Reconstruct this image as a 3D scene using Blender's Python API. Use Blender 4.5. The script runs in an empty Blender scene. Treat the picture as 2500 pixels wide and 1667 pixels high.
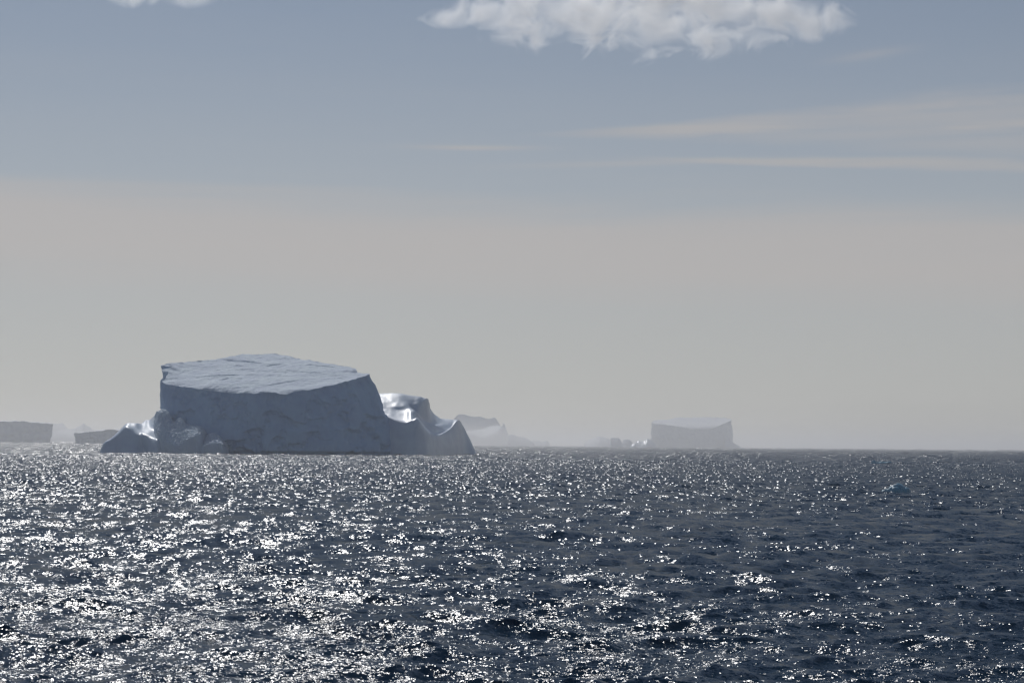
import bpy, math, random
import numpy as np
from mathutils import Matrix, Vector

SC = bpy.context.scene
COL = SC.collection
RNG = np.random.default_rng(7)
random.seed(7)

# ------------------------------------------------------------------ camera
CAM_H = 7.0
LENS = 70.0
F = LENS * 2500 / 36.0                     # focal length in photograph pixels
HY, HS = 1089.5, 0.0091                    # horizon height at the centre column, slope
PITCH = math.atan((HY - 833.5) * math.cos(math.atan(HS)) / F)
ROLL = math.atan(HS)
cam_d = bpy.data.cameras.new("camera")
cam_d.lens = LENS
cam_d.sensor_width = 36.0
cam_d.clip_start = 0.5
cam_d.clip_end = 300000.0
cam = bpy.data.objects.new("camera", cam_d)
COL.objects.link(cam)
CAM_R = Matrix.Rotation(math.pi / 2 + PITCH, 3, 'X') @ Matrix.Rotation(ROLL, 3, 'Z')
cam.matrix_world = Matrix.Translation((0, 0, CAM_H)) @ CAM_R.to_4x4()
SC.camera = cam
RN = np.array(CAM_R)


def at(px, py, Y):
    """World point on the line of sight of a photograph pixel at depth Y."""
    d = RN @ np.array([(px - 1250) / F, -(py - 833.5) / F, -1.0])
    return np.array([0, 0, CAM_H]) + d * (Y / d[1])


def xat(px, Y, z=0.0):
    """World x at depth Y, height z seen at image column px."""
    py = HY
    for _ in range(4):
        p = at(px, py, Y)
        py += (p[2] - z) * F / Y
    return at(px, py, Y)


# ------------------------------------------------------------------ noise
def _hash(ix, iy, iz, seed):
    h = (ix.astype(np.int64) * 374761393 + iy.astype(np.int64) * 668265263
         + iz.astype(np.int64) * 2147483647 + seed * 1274126177) & 0xffffffff
    h = ((h ^ (h >> 13)) * 1274126177) & 0xffffffff
    h = ((h ^ (h >> 16)) * 2246822519) & 0xffffffff
    h = h ^ (h >> 15)
    return (h & 0xffffff) / float(0x7fffff) - 1.0


def vnoise(P, scale, seed=0):
    """Smooth value noise in -1..1 at world points P (n,3); scale = metres per cell."""
    Q = np.asarray(P, float) / scale
    i = np.floor(Q)
    f = Q - i
    u = f * f * f * (f * (f * 6 - 15) + 10)
    ix, iy, iz = i[:, 0], i[:, 1], i[:, 2]
    out = 0
    for dx in (0, 1):
        wx = u[:, 0] if dx else 1 - u[:, 0]
        for dy in (0, 1):
            wy = u[:, 1] if dy else 1 - u[:, 1]
            for dz in (0, 1):
                wz = u[:, 2] if dz else 1 - u[:, 2]
                out = out + wx * wy * wz * _hash(ix + dx, iy + dy, iz + dz, seed)
    return out


def fbm(P, scale, octv=4, seed=0, gain=0.5):
    s, a, o = 0, 1.0, np.array([0.37, 0.71, 0.13])
    for k in range(octv):
        s = s + a * vnoise(np.asarray(P) + o * scale * (k + 1) * 3.1, scale, seed + k)
        scale *= 0.5
        a *= gain
    return s


def sstep(a, b, x):
    t = np.clip((x - a) / (b - a), 0, 1)
    return t * t * (3 - 2 * t)


# ------------------------------------------------------------------ mesh helpers
def link_mesh(name, V, quads, mat, parent=None, smooth=True, tris=None):
    V = np.asarray(V, np.float32)
    quads = np.asarray(quads, np.int32).reshape(-1, 4)
    me = bpy.data.meshes.new(name)
    nt = 0 if tris is None else len(tris)
    me.vertices.add(len(V))
    me.vertices.foreach_set("co", V.ravel())
    li = quads.ravel()
    starts = np.arange(len(quads), dtype=np.int32) * 4
    if nt:
        tris = np.asarray(tris, np.int32)
        starts = np.concatenate([starts, len(li) + np.arange(nt, dtype=np.int32) * 3])
        li = np.concatenate([li, tris.ravel()])
    me.loops.add(len(li))
    me.loops.foreach_set("vertex_index", li.astype(np.int32))
    me.polygons.add(len(starts))
    me.polygons.foreach_set("loop_start", starts.astype(np.int32))
    me.update(calc_edges=True)
    me.validate()
    if smooth:
        me.polygons.foreach_set("use_smooth", np.ones(len(me.polygons), bool))
    if mat:
        me.materials.append(mat)
    o = bpy.data.objects.new(name, me)
    COL.objects.link(o)
    if parent is not None:
        o.parent = parent
        o.matrix_parent_inverse = Matrix.Translation(-Vector(parent.location))
    return o


def tag(o, label=None, cat=None, group=None, kind=None):
    for k, v in (("label", label), ("category", cat), ("group", group), ("kind", kind)):
        if v:
            o[k] = v
    return o


def thing(name, loc, label, cat, group=None):
    o = bpy.data.objects.new(name, None)
    COL.objects.link(o)
    o.location = loc
    o.empty_display_size = 5
    return tag(o, label, cat, group)


def grid_quads(nr, nc, wrap=False, flip=False):
    r = np.arange(nr - 1)[:, None]
    c = np.arange(nc if wrap else nc - 1)[None, :]
    c2 = (c + 1) % nc
    q = np.stack([r * nc + c, r * nc + c2, (r + 1) * nc + c2, (r + 1) * nc + c], -1).reshape(-1, 4)
    return q[:, ::-1] if flip else q


def crom(A, n):
    """Catmull-Rom resampling along axis 0 of A (k, ...), n pieces per span."""
    A = np.asarray(A, float)
    k = len(A)
    P = np.concatenate([2 * A[:1] - A[1:2], A, 2 * A[-1:] - A[-2:-1]])
    out = []
    for i in range(k - 1):
        p0, p1, p2, p3 = P[i], P[i + 1], P[i + 2], P[i + 3]
        for j in range(n):
            t = j / n
            out.append(0.5 * (2 * p1 + (p2 - p0) * t + (2 * p0 - 5 * p1 + 4 * p2 - p3) * t * t
                              + (3 * p1 - p0 - 3 * p2 + p3) * t ** 3))
    out.append(A[-1])
    return np.array(out)


def grid_normals(G):
    du = np.gradient(G, axis=1)
    dv = np.gradient(G, axis=0)
    n = np.cross(du, dv)
    return n / (np.linalg.norm(n, axis=-1, keepdims=True) + 1e-9)


def sheet(name, rows, Y0, mat, parent=None, nu=10, nv=10, rough=(), k=1.0, lump=None, keep=None):
    """Ice surface through ridge lines. rows run front to back; each is a list of
    (px, py or None for the waterline, depth offset). rough: (size, amount, octaves)."""
    ctrl = []
    for r in rows:
        line = []
        for px, py, D in r:
            Y = Y0 + D * k
            p = xat(px, Y, -1.5) if py is None else at(px, py, Y)
            line.append(p)
        ctrl.append(line)
    G = crom(np.array(ctrl), nv)
    G = crom(G.transpose(1, 0, 2), nu).transpose(1, 0, 2)
    nr, nc, _ = G.shape
    N = grid_normals(G)
    P = G.reshape(-1, 3)
    Nf = N.reshape(-1, 3)
    d = 0
    for j, (s, a, oc) in enumerate(rough):
        d = d + a * fbm(P, s, oc, seed=11 + 5 * j)
    if lump is not None:
        s, a = lump
        ca = 1 - np.abs(fbm(P, s, 3, seed=91))
        d = d + a * (ca ** 2 - 0.5)
    if keep is not None:      # smooth lower band: fade the roughness below this fraction of the rows
        fr = np.repeat(np.linspace(0, 1, nr), nc)
        d = d * (0.12 + 0.88 * sstep(keep - 0.08, keep + 0.06, fr))
    V = P + Nf * np.reshape(d, (-1, 1)) if np.ndim(d) else P
    return link_mesh(name, V, grid_quads(nr, nc), mat, parent)


def tabular(ctrl, Y0, mats, parent, n=700, nw=60, ncap=70, k=1.0, edge=1.0, wall=1.0, p=0.7,
            cracks=(), topn=0.25, plateau=True):
    """Flat-topped berg. ctrl: closed ring (px, py, D, base_dpx, base_dD) of its upper edge."""
    C = list(ctrl)
    top, base = [], []
    for (px, py, D, bx, bD) in C:
        t = at(px, py, Y0 + D * k)
        top.append(t)
        b = xat(px + bx, Y0 + (D + bD) * k, -2.0)
        base.append(b)
    top = np.array(top + top[:1])
    base = np.array(base + base[:1])
    seg = np.linalg.norm(np.diff(top[:, :2], axis=0), axis=1) + np.linalg.norm(np.diff(top, axis=0), axis=1) * 0.3
    s = np.concatenate([[0], np.cumsum(seg)])
    u = np.linspace(0, s[-1], n, endpoint=False)
    T = np.stack([np.interp(u, s, top[:, i]) for i in range(3)], 1)
    B = np.stack([np.interp(u, s, base[:, i]) for i in range(3)], 1)

    def soft(A, m):
        for _ in range(m):
            A = 0.25 * np.roll(A, 1, 0) + 0.5 * A + 0.25 * np.roll(A, -1, 0)
        return A
    T = soft(T, 2)
    B = soft(B, 40)
    tang = np.roll(T, -1, 0) - np.roll(T, 1, 0)
    area = np.sum(T[:, 0] * np.roll(T[:, 1], -1) - np.roll(T[:, 0], -1) * T[:, 1])
    out = np.stack([tang[:, 1], -tang[:, 0], 0 * tang[:, 0]], 1) * (1 if area > 0 else -1)
    out /= np.linalg.norm(out, axis=1, keepdims=True) + 1e-9
    e = edge
    T = T + out * (e * (0.9 * fbm(T, 7 * e, 4, 3))).reshape(-1, 1)
    T[:, 2] += e * 0.5 * fbm(T, 5 * e, 3, 23)
    rings = []
    for v in np.linspace(0, 1, nw):
        g = v ** p
        R = B * (1 - g) + T * g
        R[:, 2] = B[:, 2] * (1 - v) + T[:, 2] * v
        lean = 1.0 - v ** 6
        d = wall * lean * (1.6 * fbm(R * np.array([1, 1, 0.55]), 16 * wall, 4, 31)
                           + 0.35 * fbm(R * np.array([1, 1, 0.3]), 4 * wall, 3, 41))
        # broken scars, fractures and hanging flutes on the face
        q1 = fbm(R * np.array([1, 1, 1.5]), 13 * wall, 4, 131)
        d = d - wall * lean * (1.5 * sstep(0.10, 0.18, q1) + 1.2 * sstep(0.42, 0.50, q1))
        q2 = np.abs(fbm(R * np.array([1, 1, 0.8]), 24 * wall, 3, 151))
        d = d - wall * lean * 0.8 * np.exp(-(q2 / 0.03) ** 2)
        d = d - wall * 0.7 * sstep(0.45, 0.95, v) * np.abs(vnoise(R * np.array([1, 1, 0.12]), 3.2 * wall, 171)) * (1 - v ** 12)
        if wall == 1.0:                     # notch cut by the waves at the waterline
            d = d - 1.8 * (1 - sstep(1.0, 2.8, R[:, 2]))
        # crumbling lip under the edge
        d = d - e * 0.8 * sstep(0.80, 0.93, v) * (1 - sstep(0.96, 1.0, v)) * np.clip(fbm(R, 6 * e, 3, 61) + 0.3, 0, 1)
        rings.append(R + out * d.reshape(-1, 1))
    W = np.array(rings)
    wv = W.reshape(-1, 3)
    fl = area < 0
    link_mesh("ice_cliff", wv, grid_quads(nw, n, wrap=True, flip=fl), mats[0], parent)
    # plateau
    A = np.c_[T[:, :2], np.ones(len(T))]
    co, *_ = np.linalg.lstsq(A, T[:, 2], rcond=None)
    cen = T[:, :2].mean(0)
    plane = lambda xy: xy @ co[:2] + co[2]
    dz = T[:, 2] - plane(T[:, :2])
    caps = []
    for j in range(ncap):
        q = (1 - j / (ncap - 1)) ** 0.8
        xy = cen + (T[:, :2] - cen) * q
        z = plane(xy) + dz * q ** 9
        P = np.c_[xy, z]
        if j:
            f = min(1, j / 3)
            P[:, 2] += f * topn * (fbm(P * np.array([1, 1, 0]), 22 * edge, 4, 77) + 0.35 * fbm(P * np.array([1, 1, 0]), 3.5 * edge, 2, 79))
            for (ax, ay, bx, by, wd, dep) in cracks:
                a = np.array([ax, ay])
                b = np.array([bx, by])
                ab = b - a
                wob = xy + np.c_[1.6 * vnoise(P, 9, 5), 2.2 * vnoise(P, 11, 6)]
                t = np.clip(((wob - a) @ ab) / (ab @ ab), 0, 1)
                dd = np.linalg.norm(wob - (a + t[:, None] * ab), axis=1)
                side = ((wob - a) @ np.array([-ab[1], ab[0]])) > 0
                P[:, 2] -= 0.75 * dep * np.exp(-(dd / wd) ** 2) * np.sin(np.pi * np.clip(t, 0.02, 0.98)) ** 0.5
        caps.append(P)
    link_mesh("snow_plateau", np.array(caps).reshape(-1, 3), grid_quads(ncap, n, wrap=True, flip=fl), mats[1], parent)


# ------------------------------------------------------------------ node helpers
class NT:
    def __init__(self, tree):
        self.t = tree

    def n(self, typ, **kw):
        nd = self.t.nodes.new(typ)
        for k, v in kw.items():
            setattr(nd, k, v)
        return nd

    def put(self, sock, v):
        if hasattr(v, "is_linked") or isinstance(v, bpy.types.NodeSocket):
            self.t.links.new(v, sock)
        elif v is not None:
            sock.default_value = v

    def math(self, op, a, b=None, c=None, clamp=False):
        nd = self.n("ShaderNodeMath", operation=op, use_clamp=clamp)
        for i, v in enumerate((a, b, c)):
            if v is not None:
                self.put(nd.inputs[i], v)
        return nd.outputs[0]

    def vmath(self, op, a, b=None, scale=None):
        nd = self.n("ShaderNodeVectorMath", operation=op)
        self.put(nd.inputs[0], a)
        if b is not None:
            self.put(nd.inputs[1], b)
        if scale is not None:
            self.put(nd.inputs["Scale"], scale)
        return nd.outputs["Value"] if op in ("LENGTH", "DOT_PRODUCT", "DISTANCE") else nd.outputs[0]

    def ramp01(self, v, a, b, smooth=True):
        nd = self.n("ShaderNodeMapRange", interpolation_type="SMOOTHSTEP" if smooth else "LINEAR", clamp=True)
        self.put(nd.inputs["Value"], v)
        self.put(nd.inputs["From Min"], a)
        self.put(nd.inputs["From Max"], b)
        return nd.outputs[0]

    def mix(self, f, a, b):
        nd = self.n("ShaderNodeMix", data_type="RGBA")
        self.put(nd.inputs[0], f)
        self.put(nd.inputs[6], a)
        self.put(nd.inputs[7], b)
        return nd.outputs[2]

    def noise(self, vec, scale, detail=3, rough=0.5, dist=0.0, color=False, norm=True):
        nd = self.n("ShaderNodeTexNoise")
        nd.normalize = norm
        self.put(nd.inputs["Vector"], vec)
        nd.inputs["Scale"].default_value = scale
        nd.inputs["Detail"].default_value = detail
        nd.inputs["Roughness"].default_value = rough
        nd.inputs["Distortion"].default_value = dist
        return nd.outputs["Color" if color else "Fac"]

    def sep(self, v):
        nd = self.n("ShaderNodeSeparateXYZ")
        self.put(nd.inputs[0], v)
        return nd.outputs

    def comb(self, x, y, z):
        nd = self.n("ShaderNodeCombineXYZ")
        for i, v in enumerate((x, y, z)):
            self.put(nd.inputs[i], v)
        return nd.outputs[0]


def material(name):
    m = bpy.data.materials.new(name)
    m.use_nodes = True
    m.node_tree.nodes.clear()
    t = NT(m.node_tree)
    out = t.n("ShaderNodeOutputMaterial")
    return m, t, out


# ------------------------------------------------------------------ sun and sky
SUN_AZ, SUN_EL = math.radians(-17), math.radians(42)
SUN_E = 2.6
S = Vector((math.sin(SUN_AZ) * math.cos(SUN_EL), math.cos(SUN_AZ) * math.cos(SUN_EL), math.sin(SUN_EL)))
sd = bpy.data.lights.new("sun", 'SUN')
sd.energy = SUN_E
sd.angle = math.radians(0.5)
sd.color = (1.0, 0.98, 0.955)
so = bpy.data.objects.new("sun", sd)
COL.objects.link(so)
so.rotation_euler = S.to_track_quat('Z', 'Y').to_euler()
so.location = (0, 0, 300)

SKY_STR = 0.06
w = bpy.data.worlds.new("World")
SC.world = w
w.use_nodes = True
w.node_tree.nodes.clear()
t = NT(w.node_tree)
wo = t.n("ShaderNodeOutputWorld")
bg = t.n("ShaderNodeBackground")
bg.inputs["Strength"].default_value = SKY_STR
sky = t.n("ShaderNodeTexSky", sky_type='NISHITA', sun_disc=False)
sky.sun_elevation = SUN_EL
sky.sun_rotation = SUN_AZ
sky.altitude = 0
sky.air_density = 0.8
sky.dust_density = 0.05
sky.ozone_density = 0.4
tc = t.n("ShaderNodeTexCoord")
D = tc.outputs["Generated"]
dx, dy, dz = t.sep(D)
az = t.math("ARCTAN2", dx, dy)                       # radians, right positive
el = t.math("ARCSINE", dz)


def S10(c):
    return (c[0] / SKY_STR, c[1] / SKY_STR, c[2] / SKY_STR, 1)


colr = t.mix(t.math("MULTIPLY", t.ramp01(el, 0.60, 0.15), 0.30), sky.outputs[0], S10((0.43, 0.43, 0.44)))
# thin high cloud streaks: noise stretched along the horizon
sv = t.comb(t.math("MULTIPLY", az, 5.0), t.math("MULTIPLY", t.math("SUBTRACT", el, t.math("MULTIPLY", az, 0.02)), 110.0), 0.0)
n1 = t.noise(sv, 1.0, 5, 0.55, 0.3)
elt = t.math("SUBTRACT", el, t.math("MULTIPLY", az, 0.02))      # streaks climb to the right


def band(c, tilt, h0, h1, a0, a1, f):
    """soft tilted cloud band starting at azimuth a0: centre c there, half width h0 to h1 at a1"""
    g = t.ramp01(az, a0, a1, smooth=False)
    hw = t.math("ADD", h0, t.math("MULTIPLY", g, h1 - h0))
    cc = t.math("ADD", c, t.math("MULTIPLY", t.math("SUBTRACT", az, a0), tilt))
    wob = t.math("MULTIPLY", t.math("SUBTRACT", n2, 0.5), t.math("MULTIPLY", hw, 1.5))
    d = t.math("DIVIDE", t.math("ABSOLUTE", t.math("SUBTRACT", t.math("ADD", el, wob), cc)), hw)
    m = t.ramp01(d, 1.0, 0.1)
    return t.math("MULTIPLY", t.math("MULTIPLY", m, f), t.ramp01(az, a0 - 0.02, a0 + 0.09))


n2 = t.noise(t.comb(t.math("MULTIPLY", az, 9.0), t.math("MULTIPLY", el, 60.0), 5.1), 1.0, 4, 0.6, 0.5)
b1 = band(0.1560, 0.033, 0.0014, 0.0165, 0.01, 0.26, 0.76)
b2 = band(0.1447, -0.026, 0.0012, 0.0060, 0.06, 0.26, 0.72)
b3 = band(0.1550, -0.010, 0.0025, 0.0150, 0.07, 0.28, 0.36)
streak = t.math("MULTIPLY", t.math("MAXIMUM", t.math("MAXIMUM", b1, b2), b3), t.math("ADD", 0.36, t.math("MULTIPLY", 0.64, t.ramp01(n1, 0.28, 0.66))))
veil_c = S10((0.56, 0.525, 0.505))
colr = t.mix(streak, colr, veil_c)


def wisp(a0, e0, ha, he, tilt, f):
    da = t.math("SUBTRACT", az, a0)
    de = t.math("SUBTRACT", t.math("SUBTRACT", el, e0), t.math("MULTIPLY", da, tilt))
    q = t.math("ADD", t.math("POWER", t.math("DIVIDE", da, ha), 2.0), t.math("POWER", t.math("DIVIDE", de, he), 2.0))
    return t.math("MULTIPLY", t.math("POWER", 2.718, t.math("MULTIPLY", q, -1.0)), f)


wsp = wisp(-0.020, 0.1493, 0.030, 0.0013, 0.0, 0.60)
wsp = t.math("MAXIMUM", wsp, wisp(0.178, 0.194, 0.018, 0.0022, 0.12, 0.25))
wsp = t.math("MAXIMUM", wsp, wisp(0.06, 0.1420, 0.06, 0.0016, 0.03, 0.30))
colr = t.mix(t.math("MULTIPLY", wsp, t.ramp01(n1, 0.0, 0.55)), colr, veil_c)
# low veil of thin cloud over the horizon
vn = t.noise(t.comb(t.math("MULTIPLY", az, 4.0), t.math("MULTIPLY", el, 55.0), 3.3), 1.0, 4, 0.55, 0.4)
vz = t.math("ADD", t.math("ADD", el, t.math("MULTIPLY", az, 0.019)), t.math("MULTIPLY", t.math("SUBTRACT", vn, 0.5), 0.030))
veil = t.math("ADD", t.math("MULTIPLY", t.ramp01(vz, 0.138, 0.092), 0.24), t.math("MULTIPLY", t.ramp01(vz, 0.25, 0.07), 0.46))
front = t.ramp01(dy, -0.3, 0.5)
colr = t.mix(t.math("MULTIPLY", veil, front), colr, S10((0.545, 0.53, 0.515)))
pink = t.math("MULTIPLY", t.ramp01(vz, 0.131, 0.106), t.ramp01(vz, 0.062, 0.098))
colr = t.mix(t.math("MULTIPLY", t.math("MULTIPLY", pink, front), 0.52), colr, S10((0.58, 0.53, 0.505)))
t.put(bg.inputs["Color"], colr)
t.put(wo.inputs["Surface"], bg.outputs[0])

# ------------------------------------------------------------------ materials
def ice_material(name, base, rough, gloss_patch=0.0, bump=0.3, bscale=0.5, coat=0.0, coat_rough=0.36):
    m, t, out = material(name)
    b = t.n("ShaderNodeBsdfPrincipled")
    geo = t.n("ShaderNodeNewGeometry")
    P = geo.outputs["Position"]
    n = t.noise(P, 0.06, 5, 0.6)
    c2 = tuple(x * 0.86 for x in base[:2]) + (base[2] * 0.92,)
    t.put(b.inputs["Base Color"], t.mix(t.ramp01(n, 0.35, 0.65), c2 + (1,), tuple(base) + (1,)))
    if gloss_patch:
        g = t.noise(t.vmath("MULTIPLY", P, (0.05, 0.12, 0.16)), 1.0, 4, 0.6)
        t.put(b.inputs["Roughness"], t.math("SUBTRACT", rough, t.math("MULTIPLY", t.ramp01(g, 0.4, 0.65), gloss_patch)))
    else:
        b.inputs["Roughness"].default_value = rough
    b.inputs["IOR"].default_value = 1.31
    if coat:
        b.inputs["Coat Weight"].default_value = coat
        b.inputs["Coat Roughness"].default_value = coat_rough
        b.inputs["Coat IOR"].default_value = 1.35
    hb = t.noise(P, bscale, 6, 0.62)
    bp = t.n("ShaderNodeBump")
    bp.inputs["Strength"].default_value = 1.0
    bp.inputs["Distance"].default_value = bump
    t.put(bp.inputs["Height"], hb)
    t.put(b.inputs["Normal"], bp.outputs[0])
    t.put(out.inputs["Surface"], b.outputs[0])
    return m


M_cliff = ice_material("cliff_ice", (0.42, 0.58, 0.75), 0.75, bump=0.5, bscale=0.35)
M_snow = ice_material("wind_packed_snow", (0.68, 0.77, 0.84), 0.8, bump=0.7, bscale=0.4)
M_wet = ice_material("polished_wet_ice", (0.60, 0.69, 0.78), 0.55, gloss_patch=0.12, bump=0.05, bscale=0.3, coat=0.6)
M_glaze = ice_material("glazed_melt_ice", (0.62, 0.70, 0.78), 0.48, bump=0.05, bscale=0.3, coat=1.0, coat_rough=0.43)
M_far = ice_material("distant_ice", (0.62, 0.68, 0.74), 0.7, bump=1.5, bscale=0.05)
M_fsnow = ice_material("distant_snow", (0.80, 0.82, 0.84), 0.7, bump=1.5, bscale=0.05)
M_blue = ice_material("clear_blue_ice", (0.28, 0.48, 0.56), 0.35, bump=0.08, bscale=3.0)

# water
M_sea, t, out = material("sea_water")
geo = t.n("ShaderNodeNewGeometry")
P = geo.outputs["Position"]
px_, py_, pz_ = t.sep(P)
flat = t.comb(px_, t.math("MULTIPLY", py_, 1.6), 0.0)


def slopes(vec, scale, detail, amp_x, amp_y, rough=0.55):
    c = t.noise(vec, scale, detail, rough, color=True)
    c = t.vmath("SUBTRACT", c, (0.5, 0.5, 0.5))
    return t.vmath("MULTIPLY", c, (amp_x, amp_y, 0.0))


long = t.comb(px_, t.math("MULTIPLY", py_, 0.5), 0.0)
dist = t.vmath("LENGTH", P)
near = t.ramp01(dist, 420.0, 90.0)
vnear = t.ramp01(dist, 170.0, 50.0)
tiny = t.vmath("SCALE", slopes(flat, 13.0, 1.0, 1.7, 1.5), scale=vnear)
fine = t.vmath("SCALE", slopes(flat, 4.2, 1.0, 2.0, 1.7), scale=t.math("ADD", 0.35, t.math("MULTIPLY", near, 0.55)))
mid = t.vmath("SCALE", slopes(long, 1.5, 1.0, 2.0, 1.8), scale=t.math("SUBTRACT", 1.25, t.math("MULTIPLY", near, 0.75)))
wide = slopes(long, 0.28, 1.0, 0.8, 0.8)
sl = t.vmath("ADD", t.vmath("ADD", t.vmath("ADD", fine, tiny), mid), wide)
gust = t.ramp01(t.noise(t.vmath("MULTIPLY", P, (0.010, 0.022, 0.0)), 1.0, 3, 0.55), 0.30, 0.65)
rip = t.noise(t.vmath("MULTIPLY", P, (0.16, 0.22, 0.0)), 1.0, 2, 0.5)
amp = t.math("MULTIPLY", t.math("ADD", 0.75, t.math("MULTIPLY", gust, 0.35)), t.math("ADD", 0.35, t.math("MULTIPLY", rip, 1.3)))
breeze = t.ramp01(t.math("ADD", py_, t.math("MULTIPLY", t.noise(t.vmath("MULTIPLY", P, (0.012, 0.006, 0.0)), 1.0, 3, 0.6), 160.0)), 240.0, 330.0)
amp = t.math("MULTIPLY", amp, t.math("ADD", 0.95, t.math("MULTIPLY", breeze, 0.25)))
sl = t.vmath("SCALE", sl, scale=amp)
nrm = t.vmath("NORMALIZE", t.vmath("ADD", geo.outputs["Normal"], sl))
body = t.n("ShaderNodeBsdfDiffuse")
body.inputs["Color"].default_value = (0.010, 0.028, 0.052, 1)
gl = t.n("ShaderNodeBsdfAnisotropic", distribution="BECKMANN")
gl.inputs["Color"].default_value = (1, 1, 1, 1)
t.put(gl.inputs["Roughness"], t.math("ADD", 0.215, t.math("MULTIPLY", t.ramp01(dist, 150.0, 1200.0), 0.06)))
t.put(gl.inputs["Normal"], nrm)
# Fresnel of the wavelets facing the ray (Schlick); steeper than this they hide behind one another
cosv = t.math("MAXIMUM", t.vmath("DOT_PRODUCT", nrm, geo.outputs["Incoming"]), 0.24)
fres = t.math("ADD", 0.018, t.math("MULTIPLY", 0.982, t.math("POWER", t.math("SUBTRACT", 1.0, t.math("MINIMUM", cosv, 1.0)), 5.0)))
mx = t.n("ShaderNodeMixShader")
t.put(mx.inputs[0], fres)
t.put(mx.inputs[1], body.outputs[0])
t.put(mx.inputs[2], gl.outputs[0])
t.put(out.inputs["Surface"], mx.outputs[0])

# ------------------------------------------------------------------ sea surface
def build_sea():
    rs = [0.0, 3.0]
    r = 3.0
    while r < 45:
        r += 0.6
        rs.append(r)
    while r < 90000:
        r += max(min(max(r * r / (CAM_H * 1991) / 2.5, 0.10), 1.0), r / 460.0)
        rs.append(r)
    rs = np.array(rs)
    dr = np.gradient(rs)
    A, A1 = math.radians(44), math.radians(17)
    side = np.arange(A1, A, 0.0016)
    fine = np.concatenate([-side[::-1], np.arange(-A1 + 0.00062, A1 - 0.0003, 0.00062), side])
    co1 = np.linspace(A, math.pi, 34)[0:-1]
    co0 = np.linspace(-math.pi, -A, 34)[0:-1]
    azs = np.concatenate([co0, fine, co1])
    nr, nc = len(rs), len(azs)
    X = (rs[:, None] * np.sin(azs)[None]).astype(np.float32)
    Yy = (rs[:, None] * np.cos(azs)[None]).astype(np.float32)
    H = np.zeros_like(X)
    DX = np.zeros_like(X)
    DY = np.zeros_like(X)
    ncomp = 84
    LP = 4.6
    lam = list(np.exp(np.linspace(math.log(0.45), math.log(24), ncomp)) * RNG.uniform(0.97, 1.03, ncomp))
    lam += list(np.exp(np.linspace(math.log(9), math.log(700), 90)) * RNG.uniform(0.97, 1.03, 90))
    for ci, L in enumerate(lam):
        kk = 2 * math.pi / L
        th = RNG.normal(math.radians(-90 + 9), math.radians(36))
        kx, ky = kk * math.cos(th), kk * math.sin(th)
        swell = ci >= ncomp                  # longer waves that carry the far sea, where short ones cannot be meshed
        a = (0.064 if swell else 0.046) / kk * (1.0 if L <= LP or swell else math.exp(-0.8 * (L / LP - 1)))
        ph = RNG.uniform(0, 2 * math.pi)
        wgt = np.clip((L / dr - 1.6) / 1.6, 0, 1)
        if swell:
            wgt = wgt * np.clip((dr - L / 10) / (L / 10), 0, 1)
        last = np.nonzero(wgt > 0)[0]
        last = last[-1] + 1 if len(last) else 0
        if not last:
            continue
        arg = kx * X[:last] + ky * Yy[:last] + np.float32(ph)
        wg = (wgt[:last] * a).astype(np.float32)[:, None]
        H[:last] += wg * np.cos(arg)
        sn = wg * np.sin(arg) * np.float32(0.9)
        DX[:last] -= sn * np.float32(kx / kk)
        DY[:last] -= sn * np.float32(ky / kk)
    edge = sstep(A, A * 0.97, np.abs(azs)).astype(np.float32)[None]
    X += DX * edge
    Yy += DY * edge
    H *= edge
    V = np.stack([X, Yy, H], -1).reshape(-1, 3)
    o = link_mesh("sea", V, grid_quads(nr, nc, wrap=True, flip=True), M_sea)
    tag(o, kind="structure")
    return o


sea = build_sea()

# ------------------------------------------------------------------ the large near iceberg
Y0 = 1334.0
base = xat(640, Y0 + 70, 0)
berg = thing("iceberg", base, "huge flat-topped iceberg with sloping plateau and dark shaded cliff, closest and largest on the sea", "iceberg")
ring = [  # px, py, D, base dpx, base dD
    (397, 934, 36, -14, -16), (412, 939, 33, -12, -16), (425, 941, 31, -8, -15), (478, 950, 24, 0, -14), (547, 958, 15, 0, -12),
    (590, 960, 10, 0, -10), (634, 960, 5, 0, -9), (668, 958, 2, 0, -8), (684, 963, 0, 0, -8), (700, 963, -1, 4, -8), (720, 956, 2, 6, -10),
    (764, 950, 7, 12, -14), (807, 941, 13, 22, -18), (850, 930.6, 21, 45, -12), (880, 920, 29, 70, -4), (894, 916, 33, 85, 4), (899, 912, 37, 90, 8),
    (886, 911, 47.92, 95, 0), (872, 909, 57.16, 90, 10), (868, 904, 61.12, 80, 10), (868, 899, 69.04, 60, 10), (850, 896, 79.6, 40, 8), (807, 889, 92.8, 20, 5),
    (764, 882, 103.36, 10, 5), (720, 874, 112.6, 5, 5), (705, 868.6, 117.88, 0, 5), (668, 863, 123.16, 0, 5), (634, 865, 124.48, 0, 5),
    (590, 865, 123.16, 0, 5), (573, 868.6, 119.2, 0, 5), (556, 872, 113.92, 0, 5), (538, 874, 111.28, 0, 5), (503, 879, 104.68, 0, 5), (460, 882, 98.08, 0, 5),
    (420, 886, 92.8, -4, 0), (408, 887.5, 90.82, -8, 0), (396, 891.5, 87.52, -10, 0), (395, 893, 82.24, -10, 0), (423, 893.5, 78.28, -30, 0), (416, 897, 74.98, -26, 0), (397, 902, 73, -12, 0),
    (396, 906, 69.04, -12, 0), (413, 908, 62.44, -26, 0), (408, 916, 55.84, -22, 0), (403, 926, 47.92, -18, -6), (396, 931, 42.64, -14, -12)]


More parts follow.
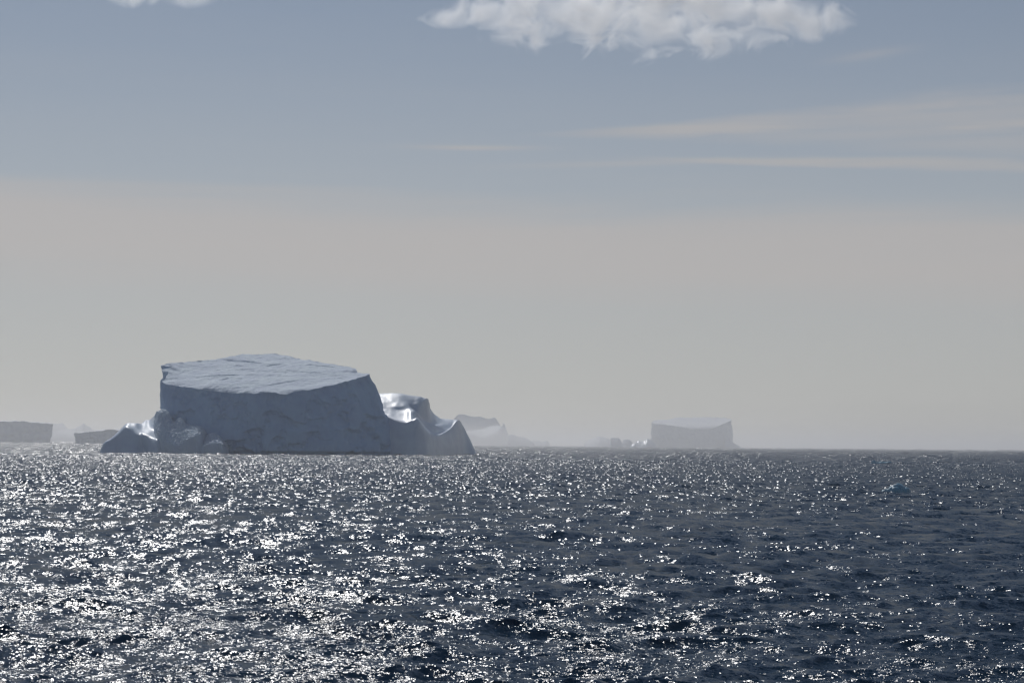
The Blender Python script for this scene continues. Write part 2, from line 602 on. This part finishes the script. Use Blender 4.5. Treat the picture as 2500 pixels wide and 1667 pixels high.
def cr(pa, Da, pb, Db, wd, dep):
    a = at(*pa, Y0 + (Da if Da < 40 else 40 + (Da - 40) * 0.66))
    b_ = at(*pb, Y0 + (Db if Db < 40 else 40 + (Db - 40) * 0.66))
    return (a[0], a[1], b_[0], b_[1], wd, dep)


cracks = [cr((466, 917), 62, (585, 915), 66, 0.9, 1.1), cr((530, 934), 42, (575, 922), 56, 0.9, 1.0),
          cr((540, 876), 140, (640, 886), 118, 1.5, 2.0), (cr((650, 893), 106, (690, 886), 118, 1.0, 1.1)),
          cr((600, 903), 88, (720, 912), 70, 0.8, 0.7), cr((620, 950), 18, (760, 930), 40, 0.9, 0.8),
          cr((700, 906), 80, (800, 912), 62, 0.8, 0.7), cr((560, 952), 20, (650, 945), 26, 0.8, 0.7),
          cr((720, 890), 112, (820, 900), 90, 0.9, 0.8), cr((770, 930), 36, (850, 920), 44, 0.8, 0.7)]
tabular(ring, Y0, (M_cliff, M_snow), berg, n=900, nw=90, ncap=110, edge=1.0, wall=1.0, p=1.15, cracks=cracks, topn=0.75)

W_ = None
right_rows = [
    [(930, W_, 8), (940, W_, 6), (950, W_, 4), (966, W_, 3), (989, W_, 4), (1006, W_, 8), (1022, W_, 14), (1045, W_, 28), (1066, W_, 50), (1086, W_, 76), (1106, W_, 104), (1124, W_, 130), (1137, W_, 150), (1150, W_, 165), (1167, W_, 178)],
    [(930, 1060, 22), (940, 1065, 20), (950, 1070, 18), (966, 1074, 16), (989, 1076, 16), (1006, 1074, 19), (1022, 1072, 24), (1044, 1082, 38), (1066, 1088, 60), (1085, 1083, 86), (1104, 1080, 112), (1122, 1076, 138), (1135, 1082, 158), (1148, 1092, 171), (1167, W_, 180)],
    [(928, 1012, 44), (937, 1015, 42), (949, 1020, 40), (966, 1027, 37), (989, 1032.5, 35), (1006, 1028.5, 36), (1021, 1024, 40), (1043, 1051, 52), (1065, 1062.5, 74), (1082, 1058, 98), (1100, 1048, 124), (1118, 1029, 150), (1130, 1040, 168), (1145, 1070, 178), (1167, W_, 184)],
    [(931, 1023, 46.5), (939, 1023.5, 46.5), (951, 1024, 46.5), (967, 1025, 46.5), (989, 1025.5, 46), (1006, 1022, 45.5), (1022, 1024, 62), (1044, 1047, 76), (1065, 1058, 93), (1082, 1055, 112), (1101, 1046.5, 130), (1119, 1028, 156), (1131, 1041, 174), (1145, 1070, 184), (1167, W_, 190)],
    [(932, 1002, 61.5), (942, 1002, 61.5), (955, 1002.5, 61.5), (970, 1003, 62), (990, 1002.5, 62), (1003, 1001, 60.5), (1016, 1006, 62), (1036, 1026.6, 80), (1058, 1037, 97), (1078, 1043, 116), (1099, 1045, 140), (1119, 1027, 162), (1131, 1041, 180), (1145, 1070, 190), (1167, W_, 196)],
    [(932, 990, 68), (943, 990, 68), (957, 990.5, 67.5), (972, 991, 67), (991, 990.5, 69), (1005, 996, 74), (1019, 1008, 74), (1038, 1027, 90), (1060, 1034, 114), (1081, 1034, 134), (1102, 1034, 154), (1119, 1027, 170), (1131, 1042, 186), (1145, 1070, 196), (1167, W_, 202)],
    [(930, 977, 76), (943, 977, 76), (958, 977.5, 75.5), (973, 979, 75), (991, 980, 77), (1006, 985, 78), (1025, 983.5, 81), (1044, 977, 97), (1053, 1004, 122), (1078, 1023, 156), (1103, 1025, 170), (1119, 1026, 178), (1131, 1042, 194), (1145, 1070, 204), (1167, W_, 208)],
    [(926, 960.5, 90), (941, 960.5, 90), (960, 960.5, 89), (978, 962, 88), (995, 965, 88), (1012, 967.5, 88), (1030, 970, 91), (1046, 977.6, 106), (1052, 1000, 122), (1070, 1019, 172), (1104, 1024, 184), (1119, 1026, 188), (1130, 1043, 202), (1144, 1071, 212), (1167, W_, 214)],
    [(926, W_, 200), (941, W_, 200), (960, W_, 196), (978, W_, 194), (995, W_, 190), (1012, W_, 188), (1030, W_, 186), (1046, W_, 186), (1056, W_, 200), (1074, W_, 228), (1104, W_, 232), (1119, W_, 234), (1132, W_, 234), (1146, W_, 230), (1167, W_, 222)],
]
for j_, (k_, q_) in enumerate(((0.03, 11), (0.14, 26), (0.45, 52))):
    right_rows.insert(8 + j_, [(px, py + k_ * (1100 - py), D + q_) if py else (px, None, D + q_ / 9) for px, py, D in right_rows[7]])
for a_, b_, c_ in zip(right_rows[0], right_rows[1], right_rows[2]):
    i_ = right_rows[0].index(a_)
    right_rows[0][i_] = (a_[0], None, c_[2] - 10)
    right_rows[1][i_] = (b_[0], b_[1], c_[2] - 6)
for r_ in right_rows:
    r_.insert(0, (r_[0][0] - 32, r_[0][1] if r_[0][1] is None else r_[0][1] - 4, r_[0][2] + 4))
sheet("ice_saddle", right_rows, Y0, M_glaze, berg, nu=14, nv=14, rough=((14, 0.25, 3), (3, 0.05, 2)))

left_rows = [
    [(238, W_, -2), (253, W_, -5), (272, W_, -7), (290, W_, -8), (306, W_, -13), (320, W_, -15), (333, W_, -13), (343, W_, -10), (353, W_, -10), (366, W_, -16), (385, W_, -20), (402, W_, -8)],
    [(239, W_, 0), (252, 1097, -2), (270, 1091, -3), (289, 1085, -4), (306, 1082, -7), (320, 1084, -8), (333, 1083, -6), (344, 1085, -3), (353, 1093, -4), (366, 1086, -10), (385, 1075, -13), (402, 1088, 0)],
    [(240, W_, 2), (253, 1083, 1), (272, 1070.5, 1), (290, 1056.5, 1), (306, 1042.5, 1), (320, 1046, 0), (331, 1055.5, 0), (341, 1060, 0), (350, 1061, -2), (364, 1062, -2), (384, 1069, -2), (402, 1070, 6)],
    [(240, W_, 8), (254, 1082.5, 10), (273, 1070, 12), (291, 1055, 13), (308, 1040.5, 14), (321, 1041, 14), (333, 1046, 14), (343, 1050, 16), (352, 1052, 15), (366, 1052, 16), (384, 1053, 20), (402, 1050, 24)],
    [(240, W_, 30), (254, 1083, 30), (273, 1070, 32), (291, 1054, 34), (308, 1040, 36), (321, 1037.5, 38), (335, 1037, 40), (346, 1036, 70), (355, 1028, 90), (366, 1026, 90), (382, 1010, 46), (402, 996, 48)],
    [(240, W_, 60), (254, W_, 62), (273, W_, 66), (291, W_, 72), (308, W_, 78), (321, W_, 82), (335, W_, 86), (346, W_, 110), (355, W_, 124), (366, W_, 126), (382, W_, 120), (402, W_, 110)],
]
sheet("ice_shoulder", left_rows, Y0, M_wet, berg, nu=14, nv=14, rough=((9, 0.2, 2),))


def wallD(px):
    return 36 - (px - 397) * 35 / 300 - 9


def rubble(topb, botb, bulge):
    rows = []
    for f, dd, dy in ((0, 1, -1), (0.02, -bulge, 0), (0.35, -bulge - 8, 0), (0.7, -bulge - 16, 0), (1, -bulge - 22, 0), (1.1, -bulge - 23, 3), (1.5, -bulge - 24, None)):
        row = []
        for i, ((ax, ay), (bx, by)) in enumerate(zip(topb, botb)):
            ff = min(f, 1.0)
            x = ax + (bx - ax) * ff + (4 if f > 1.2 else 0)
            y = None if dy is None else ay + (by - ay) * ff + dy
            e = 0.3 if i == 0 else (0.1 if i == len(topb) - 1 else 1)
            row.append((x, y, wallD(x) + dd * e))
        rows.append(row)
    return rows[::-1]


rb1 = rubble([(378, 1012), (392, 1003), (407, 1006), (424, 1029), (441, 1021), (454, 1036), (483, 1041), (504, 1053)],
             [(376, 1049), (385, 1062), (400, 1075), (416, 1083), (437, 1087), (455, 1074), (484, 1063), (505, 1058)], 15)
sheet("rubble_slope", rb1, Y0, M_snow, berg, nu=40, nv=26, rough=((6, 0.6, 3), (1.3, 0.28, 2)), lump=(2.2, 0.8), keep=0.3)
rb2 = rubble([(459, 1104), (474, 1081), (492, 1068), (511, 1059), (527, 1061), (538, 1068), (556, 1088)],
             [(467, 1111), (480, 1098), (499, 1088), (515, 1083), (531, 1081), (543, 1084), (558, 1094)], 11)
sheet("rubble_slope", rb2, Y0, M_snow, berg, nu=34, nv=22, rough=((6, 0.5, 3), (1.3, 0.25, 2)), lump=(2.0, 0.7), keep=0.3)

# ------------------------------------------------------------------ distant icebergs
# dark table berg cut by the left border
Yb = 7900.0
bb = thing("iceberg", xat(30, Yb + 150), "dark hazy flat-topped iceberg cut off by the left border of the view", "iceberg", "distant icebergs in the haze")
tabular([(-160, 1026, 60, 0, -10), (0, 1028, 0, 0, -10), (43, 1028, -10, 0, -10), (89, 1031, -5, 0, -10), (118, 1032.5, 10, -2, -10), (127, 1033.5, 30, -4, -5), (129, 1037, 60, -6, 0),
         (126, 1032, 260, -4, 0), (60, 1027.5, 330, 0, 0), (-160, 1025, 420, 0, 0)], Yb, (M_far, M_fsnow), bb, n=320, nw=24, ncap=14, edge=5, wall=3, p=1.3, topn=1)
Yc = 6400.0
bc = thing("iceberg", xat(240, Yc + 100), "low grey table iceberg with an upright left cliff, just behind the big berg's left shoulder", "iceberg", "distant icebergs in the haze")
tabular([(181, 1059.6, 30, 4, 0), (184, 1057, 10, 2, -5), (198, 1056, 0, 0, -8), (223, 1053, 0, 0, -8), (245, 1052.5, 0, 0, -8), (253, 1052, 0, 0, -8), (258, 1049, 0, 0, -8), (273, 1048.8, 0, 0, -8),
         (299, 1048.4, 0, 0, -8), (330, 1049, 20, 0, 0), (345, 1049, 120, 0, 0), (320, 1047, 240, 0, 0), (260, 1047.5, 260, 0, 0), (222, 1051.5, 240, 0, 0), (184, 1056, 130, 2, 0)],
        Yc, (M_far, M_fsnow), bc, n=320, nw=24, ncap=14, edge=3.5, wall=2.2, p=1.2, topn=0.8)


def ridge_berg(label, Y0, sil, depth, name="iceberg", mat=None, front=None, rough=None, nu=8, nv=8, cat="iceberg", group="distant icebergs in the haze", part="ice_ridge", bow=0.25):
    """A free-standing berg with the given skyline: front foot, face, crest, back slope, back foot."""
    px0 = sum(p[0] for p in sil) / len(sil)
    o = thing(name, xat(px0, Y0), label, cat, group)
    m = len(sil)
    u = Y0 / F
    rows = []
    for f, dd in ((0, -1.0), (0.55, -0.62), (0.93, -0.16), (1.0, 0.0), (0.9, 0.35), (0.0, 1.0)):
        row = []
        for i, (px, py) in enumerate(sil):
            hor = HY + HS * (px - 1250)
            c = 1 - (2 * i / (m - 1) - 1) ** 2
            dpt = depth * (bow + (1 - bow) * c)
            base_py = hor + CAM_H * F / Y0 + 1
            if f == 0 or py is None or i in (0, m - 1):
                row.append((px, None, dd * dpt * (0.2 if i in (0, m - 1) else 1)))
            else:
                row.append((px, base_py + (py - base_py) * f, dd * dpt))
        rows.append(row)
    sheet(part, rows, Y0, mat or M_far, o, nu=nu, nv=nv, rough=rough or ((14 * u, 0.7 * u, 3),))
    return o


Yd = 17500.0
ridge_berg("faint rounded iceberg almost lost in haze, right beside the left border table berg", 21000.0,
           [(112, None), (118, 1040), (128, 1034), (137, 1034), (142, 1035.5), (147, 1033.2), (152, 1033.2), (157, 1037), (165, 1045.5), (171, 1049), (180, 1060), (188, None)], 300)
ridge_berg("faint peaked iceberg with a pointed summit between the two left table bergs", 18500.0,
           [(114, None), (122, 1058), (128, 1054), (140, 1052), (152, 1050), (162, 1048), (172, 1047.4), (183, 1047), (188, 1043), (199, 1038), (204.7, 1032.5), (208.5, 1037), (216, 1041), (224, 1047), (232, 1062), (240, None)], 260)

# two-ridged berg behind the right tail of the big one
Ye = 23500.0
be = thing("iceberg", xat(1180, Ye), "pale two-ridged iceberg with a bright sloping trough, behind the big berg's right tail", "iceberg", "distant icebergs in the haze")
e_rows = [
    [(1085, W_, -260), (1100, W_, -300), (1136, W_, -330), (1158, W_, -340), (1175, W_, -340), (1190, W_, -330), (1212, W_, -310), (1222, W_, -300), (1229, W_, -290), (1235, W_, -280), (1241, W_, -250), (1250, W_, -200)],
    [(1085, W_, -200), (1100, 1046, -180), (1136, 1055, -190), (1158, 1061, -200), (1175, 1065.5, -200), (1190, 1063.5, -190), (1213, 1054, -180), (1223, 1047.5, -170), (1229.4, 1037.5, -160), (1234, 1043, -150), (1239, 1057, -140), (1250, W_, -150)],
    [(1085, W_, 60), (1100, 1042, 60), (1137, 1052, 60), (1159, 1056, 60), (1176, 1058, 60), (1191, 1055, 60), (1213, 1047, 40), (1222, 1043, -20), (1229, 1040, -60), (1234, 1046, -60), (1239, 1060, -60), (1250, W_, -60)],
    [(1085, W_, 420), (1100, 1036, 420), (1137, 1047, 420), (1159, 1043, 420), (1176, 1040, 420), (1191, 1037.5, 420), (1213, 1035.5, 400), (1221, 1040, 300), (1228, 1048, 200), (1234, 1055, 160), (1239, 1065, 120), (1250, W_, 60)],
    [(1085, W_, 520), (1104, 1024, 500), (1136, 1015, 490), (1152, 1018, 490), (1172, 1018.7, 490), (1192, 1025, 480), (1206, 1021.5, 470), (1214, 1032, 440), (1226, 1050, 400), (1234, 1060, 360), (1239, 1070, 300), (1250, W_, 200)],
    [(1085, W_, 700), (1104, W_, 900), (1136, W_, 900), (1152, W_, 900), (1172, W_, 900), (1192, W_, 900), (1206, W_, 880), (1214, W_, 850), (1226, W_, 800), (1234, W_, 700), (1239, W_, 560), (1250, W_, 360)],
]
# summit point over the tail of the near berg
for r_, (q, z_) in zip(e_rows, ((0, 0), (0, 0), (0, 0), (0, 0), (1126.5, 1011.5), (0, 0))):
    if q:
        r_[1] = (1112, 1024, 500)
        r_[2] = (q, z_, 490)
sheet("ice_ridge", e_rows, Ye, M_far, be, nu=10, nv=10, rough=((60, 3, 3),))
ridge_berg("small pale iceberg with a bright snow patch, right of the two-ridged berg", 18500.0,
           [(1234, None), (1240, 1066), (1247, 1061.5), (1254, 1060.8), (1262, 1064), (1270, 1066.5), (1280, 1068), (1290, 1073), (1300, 1079), (1310, None)], 160, mat=M_fsnow)
ridge_berg("lowest faint strip of ice on the horizon, right of the bright-patched small berg", 21000.0,
           [(1292, None), (1300, 1076), (1308, 1077), (1316, 1076), (1324, 1079), (1330, 1076.5), (1338, 1077), (1346, None)], 150)

# right table berg
Yf = 14500.0
bf = thing("iceberg", xat(1690, Yf + 200), "pale hazy table iceberg with a tilted snowy top standing alone right of centre", "iceberg", "distant icebergs in the haze")
tabular([(1593, 1033.5, 40, -2, -20), (1616, 1036, 25, 0, -20), (1643, 1039, 10, 0, -20), (1668, 1043, -5, 0, -20), (1691, 1048.8, -20, 0, -20), (1706, 1047, -20, 0, -20), (1725, 1048.8, -20, 0, -20), (1744, 1045, 0, 0, -20),
         (1754, 1040, 30, 0, -20), (1773, 1031, 110, 2, -30), (1785, 1026, 160, 8, -30), (1787, 1024, 200, 4, 0), (1780, 1022, 250, 4, 0),
         (1771, 1020, 300, 0, 0), (1763, 1020, 320, 0, 0), (1725, 1018, 380, 0, 0), (1677, 1020, 390, 0, 0), (1649, 1019.5, 380, 0, 0), (1630, 1025, 300, 0, 0), (1597, 1026, 230, -4, 0), (1590, 1031, 120, -3, 0)],
        Yf, (M_far, M_fsnow), bf, n=460, nw=40, ncap=40, edge=4.5, wall=3, p=1.0, topn=2.2)
sk = [
    [(1770, W_, -60), (1783, W_, -50), (1793, W_, -40), (1806, W_, -20), (1822, W_, 0)],
    [(1770, 1075, 60), (1781, 1073, 70), (1790, 1081, 70), (1805, 1089, 60), (1822, W_, 40)],
    [(1770, 1075, 140), (1781, 1074, 140), (1789, 1082, 130), (1804, 1089.5, 100), (1822, W_, 60)],
    [(1770, W_, 240), (1781, W_, 220), (1790, W_, 200), (1805, W_, 160), (1822, W_, 100)]]
sheet("ice_skirt", sk, Yf, M_far, bf, nu=10, nv=8, rough=((30, 1.5, 3),))

ridge_berg("broad pale low iceberg with lit snowy top, left of the dark blocky small berg", 15500.0,
           [(1424, None), (1428, 1080), (1438, 1074.6), (1447, 1070), (1456, 1067), (1465, 1065), (1476, 1068), (1486, 1071), (1494, 1074), (1503, 1080), (1510, None)], 210, mat=M_fsnow)
ridge_berg("small dark blocky iceberg with a straight left side, left of the right table berg", 12600.0,
           [(1489, None), (1491, 1071), (1495, 1069), (1503, 1069.2), (1511, 1070), (1516, 1076), (1520, 1082), (1527, 1086), (1538, None)], 70, bow=0.7)
ridge_berg("small round domed iceberg between the dark blocky one and the bright-topped one", 13400.0,
           [(1516, None), (1520, 1077), (1526, 1073), (1534, 1072.7), (1541, 1077), (1546, 1084), (1552, None)], 70)
ridge_berg("small humped iceberg with gleaming wet tips touching the right table berg's left cliff", 12300.0,
           [(1546, None), (1553, 1080), (1560, 1075.5), (1566, 1077.5), (1574, 1076), (1580, 1071.5), (1586, 1073), (1592, 1077), (1600, 1083), (1606, None)], 90, mat=M_wet)
ridge_berg("tiny gleaming ice hump low on the water between the domed and the humped small bergs", 12000.0,
           [(1536, None), (1541, 1085), (1547, 1082.5), (1552, 1083.5), (1556, None)], 50, mat=M_wet)

# ------------------------------------------------------------------ growlers in the open water on the right
g1 = thing("growler", xat(2184, 327), "small blue lump of floating ice with a domed middle in the open water", "ice chunk", "blue growlers in the open water")
h1 = [
    [(2147, W_, -0.6), (2154, W_, -1.2), (2162, W_, -1.5), (2170, W_, -1.6), (2178, W_, -1.9), (2186, W_, -2.0), (2194, W_, -2.0), (2202, W_, -1.8), (2208, W_, -1.4), (2214, W_, -1.0), (2221, W_, -0.4)],
    [(2149, 1203, -0.4), (2154, 1200, -0.8), (2162, 1198.5, -0.9), (2170, 1198, -1.0), (2178, 1195, -1.3), (2186, 1194, -1.4), (2194, 1194, -1.4), (2202, 1195, -1.2), (2208, 1198, -0.8), (2214, 1200, -0.6), (2221, W_, -0.2)],
    [(2149, 1203, 0), (2153, 1198, -0.2), (2160, 1194.8, -0.2), (2168, 1193.6, -0.2), (2177, 1187, -0.4), (2186, 1184.8, -0.4), (2192, 1183.2, -0.4), (2200, 1185.5, -0.3), (2207, 1190, 0), (2214, 1193, 0), (2220, 1196, 0.2)],
    [(2149, 1203, 0.4), (2153, 1199, 0.4), (2160, 1196, 0.5), (2168, 1195, 0.6), (2177, 1190, 0.7), (2186, 1186, 0.8), (2192, 1184, 0.8), (2200, 1187, 0.8), (2207, 1192, 0.8), (2213, 1194, 0.6), (2220, 1198, 0.5)],
    [(2148, W_, 1.0), (2154, W_, 1.6), (2162, W_, 1.8), (2170, W_, 2.0), (2178, W_, 2.2), (2186, W_, 2.3), (2194, W_, 2.3), (2202, W_, 2.2), (2208, W_, 2.0), (2214, W_, 1.6), (2221, W_, 1.0)],
]
sheet("ice_lump", h1, 327.0, M_blue, g1, nu=8, nv=8, rough=((0.9, 0.2, 4),))
g2 = thing("growler", xat(2154, 1000), "low streak of pale blue floating ice with raised left end, beyond the domed lump", "ice chunk", "blue growlers in the open water")
h2 = [
    [(2126, W_, -1), (2131, W_, -2), (2138, W_, -2.5), (2146, W_, -2.6), (2155, W_, -2.6), (2164, W_, -2.6), (2172, W_, -2.4), (2178, W_, -2), (2184, W_, -1)],
    [(2127, 1130, -0.5), (2131, 1127, -1), (2138, 1129.5, -1), (2146, 1130.5, -1.2), (2155, 1129.5, -1.2), (2164, 1130, -1.2), (2172, 1131, -1), (2178, 1132.5, -1), (2184, W_, -0.5)],
    [(2128, 1124, 0), (2132, 1122, 0), (2139, 1124.6, 0), (2146, 1127.5, 0), (2155, 1126, 0), (2164, 1126.5, 0), (2172, 1126, 0), (2177, 1129, 0), (2184, W_, 0.5)],
    [(2127, 1131, 2), (2132, 1126, 2), (2139, 1129, 2), (2146, 1130, 2), (2155, 1129, 2), (2164, 1129, 2), (2172, 1130, 2), (2177, 1132, 2), (2184, W_, 1.5)],
    [(2126, W_, 4), (2132, W_, 5), (2139, W_, 5), (2146, W_, 5), (2155, W_, 5), (2164, W_, 5), (2172, W_, 5), (2178, W_, 4), (2184, W_, 2)],
]
sheet("ice_lump", h2, 1000.0, M_blue, g2, nu=8, nv=8, rough=((2.0, 0.25, 4),))

# ------------------------------------------------------------------ clouds: real volumes far above the haze
def cloud(name, Yc, blobs, label, dens, seed, depth=1.0, nscale=1.0, amp=2.9):
    """blobs: (px, py, radius_px_x, radius_px_z, depth offset px)"""
    u = Yc / F
    cs = []
    for (px, py, rx, rz, dpx) in blobs:
        p = at(px, py, Yc + dpx * u)
        cs.append((p, rx * u, rx * u * 0.8 * depth, rz * u))
    import bmesh
    bm = bmesh.new()
    cen = np.mean([c[0] for c in cs], 0)
    for (p, rx, ry, rz) in cs:
        bmesh.ops.create_icosphere(bm, subdivisions=3, radius=1.0, matrix=Matrix.Translation(Vector(p - cen)) @ Matrix.Diagonal((rx * 1.0, ry * 1.0, rz * 1.0, 1)))
    me = bpy.data.meshes.new(name)
    bm.to_mesh(me)
    bm.free()
    o = bpy.data.objects.new(name, me)
    COL.objects.link(o)
    o.location = cen
    rm = o.modifiers.new("remesh", 'REMESH')
    rm.mode = 'VOXEL'
    rm.voxel_size = 14 * u
    dg = bpy.context.evaluated_depsgraph_get()
    me2 = bpy.data.meshes.new_from_object(o.evaluated_get(dg))
    o.modifiers.clear()
    o.data = me2
    me2.name = name
    m, t, out = material(name + "_vapour")
    tcn = t.n("ShaderNodeTexCoord")
    P = tcn.outputs["Object"]
    f = None
    for (p, rx, ry, rz) in cs:
        c = p - cen
        q = t.vmath("MULTIPLY", t.vmath("SUBTRACT", P, tuple(c)), (1 / rx, 1 / ry, 1 / rz))
        v = t.math("SUBTRACT", 1.0, t.vmath("LENGTH", q))
        f = v if f is None else t.math("MAXIMUM", f, v)
    nz = t.noise(t.vmath("ADD", t.vmath("MULTIPLY", P, (1, 1, 1.25)), (seed * 97.0, 0, 0)), nscale / (80 * u), 8, 0.64, 0.8)
    g = t.math("ADD", f, t.math("MULTIPLY", t.math("SUBTRACT", nz, 0.545), amp))
    d = t.math("MULTIPLY", t.math("POWER", t.ramp01(g, 0.0, 0.75, smooth=False), 1.3), t.ramp01(f, 0.0, 0.22))
    pv = t.n("ShaderNodeVolumePrincipled")
    pv.inputs["Color"].default_value = (1, 1, 1, 1)
    pv.inputs["Anisotropy"].default_value = 0.65
    t.put(pv.inputs["Density"], t.math("MULTIPLY", d, dens))
    t.put(out.inputs["Volume"], pv.outputs[0])
    me2.materials.clear()
    me2.materials.append(m)
    tag(o, label, "cloud", "white clouds along the top of the view")
    return o


cloud("cloud", 9000.0, [(1195, 28, 135, 66, 0), (1280, 35, 170, 105, 0), (1420, 30, 210, 140, -20), (1580, 0, 250, 180, 0), (1720, 10, 220, 155, 10), (1860, 25, 170, 120, 0), (1980, 45, 130, 75, 0), (1090, 44, 85, 34, 0), (1600, -130, 280, 130, 30)],
      "big ragged white cloud at the top, right of centre", 0.022, 1, depth=0.26)
cloud("cloud", 9000.0, [(330, -48, 140, 80, 0), (450, -58, 150, 90, 0), (560, -52, 120, 66, 0)],
      "small flat-bottomed white cloud cut off by the top border on the left", 0.022, 2, depth=0.26, amp=1.7)

# ------------------------------------------------------------------ haze
HZ = 175.0
m, t, out = material("sea_haze")
pv = t.n("ShaderNodeVolumePrincipled")
pv.inputs["Color"].default_value = (0.97, 0.96, 0.95, 1)
pv.inputs["Density"].default_value = 8e-5
pv.inputs["Anisotropy"].default_value = 0.5
t.put(out.inputs["Volume"], pv.outputs[0])
R_ = 95000.0
hv = [(-R_, -R_, -4), (R_, -R_, -4), (R_, R_, -4), (-R_, R_, -4), (-R_, -R_, HZ), (R_, -R_, HZ), (R_, R_, HZ), (-R_, R_, HZ)]
hq = [(0, 3, 2, 1), (4, 5, 6, 7), (0, 1, 5, 4), (1, 2, 6, 5), (2, 3, 7, 6), (3, 0, 4, 7)]
haze = link_mesh("haze", hv, hq, m, smooth=False)
tag(haze, kind="stuff")

# ------------------------------------------------------------------ render settings
SC.view_settings.view_transform = 'Standard'
SC.view_settings.look = 'None'
SC.view_settings.exposure = -0.3
SC.view_settings.gamma = 1.0
cy = SC.cycles
cy.use_denoising = True
cy.max_bounces = 10
cy.diffuse_bounces = 2
cy.glossy_bounces = 2
cy.volume_bounces = 8
cy.transparent_max_bounces = 8
cy.sample_clamp_direct = 12
cy.sample_clamp_indirect = 6
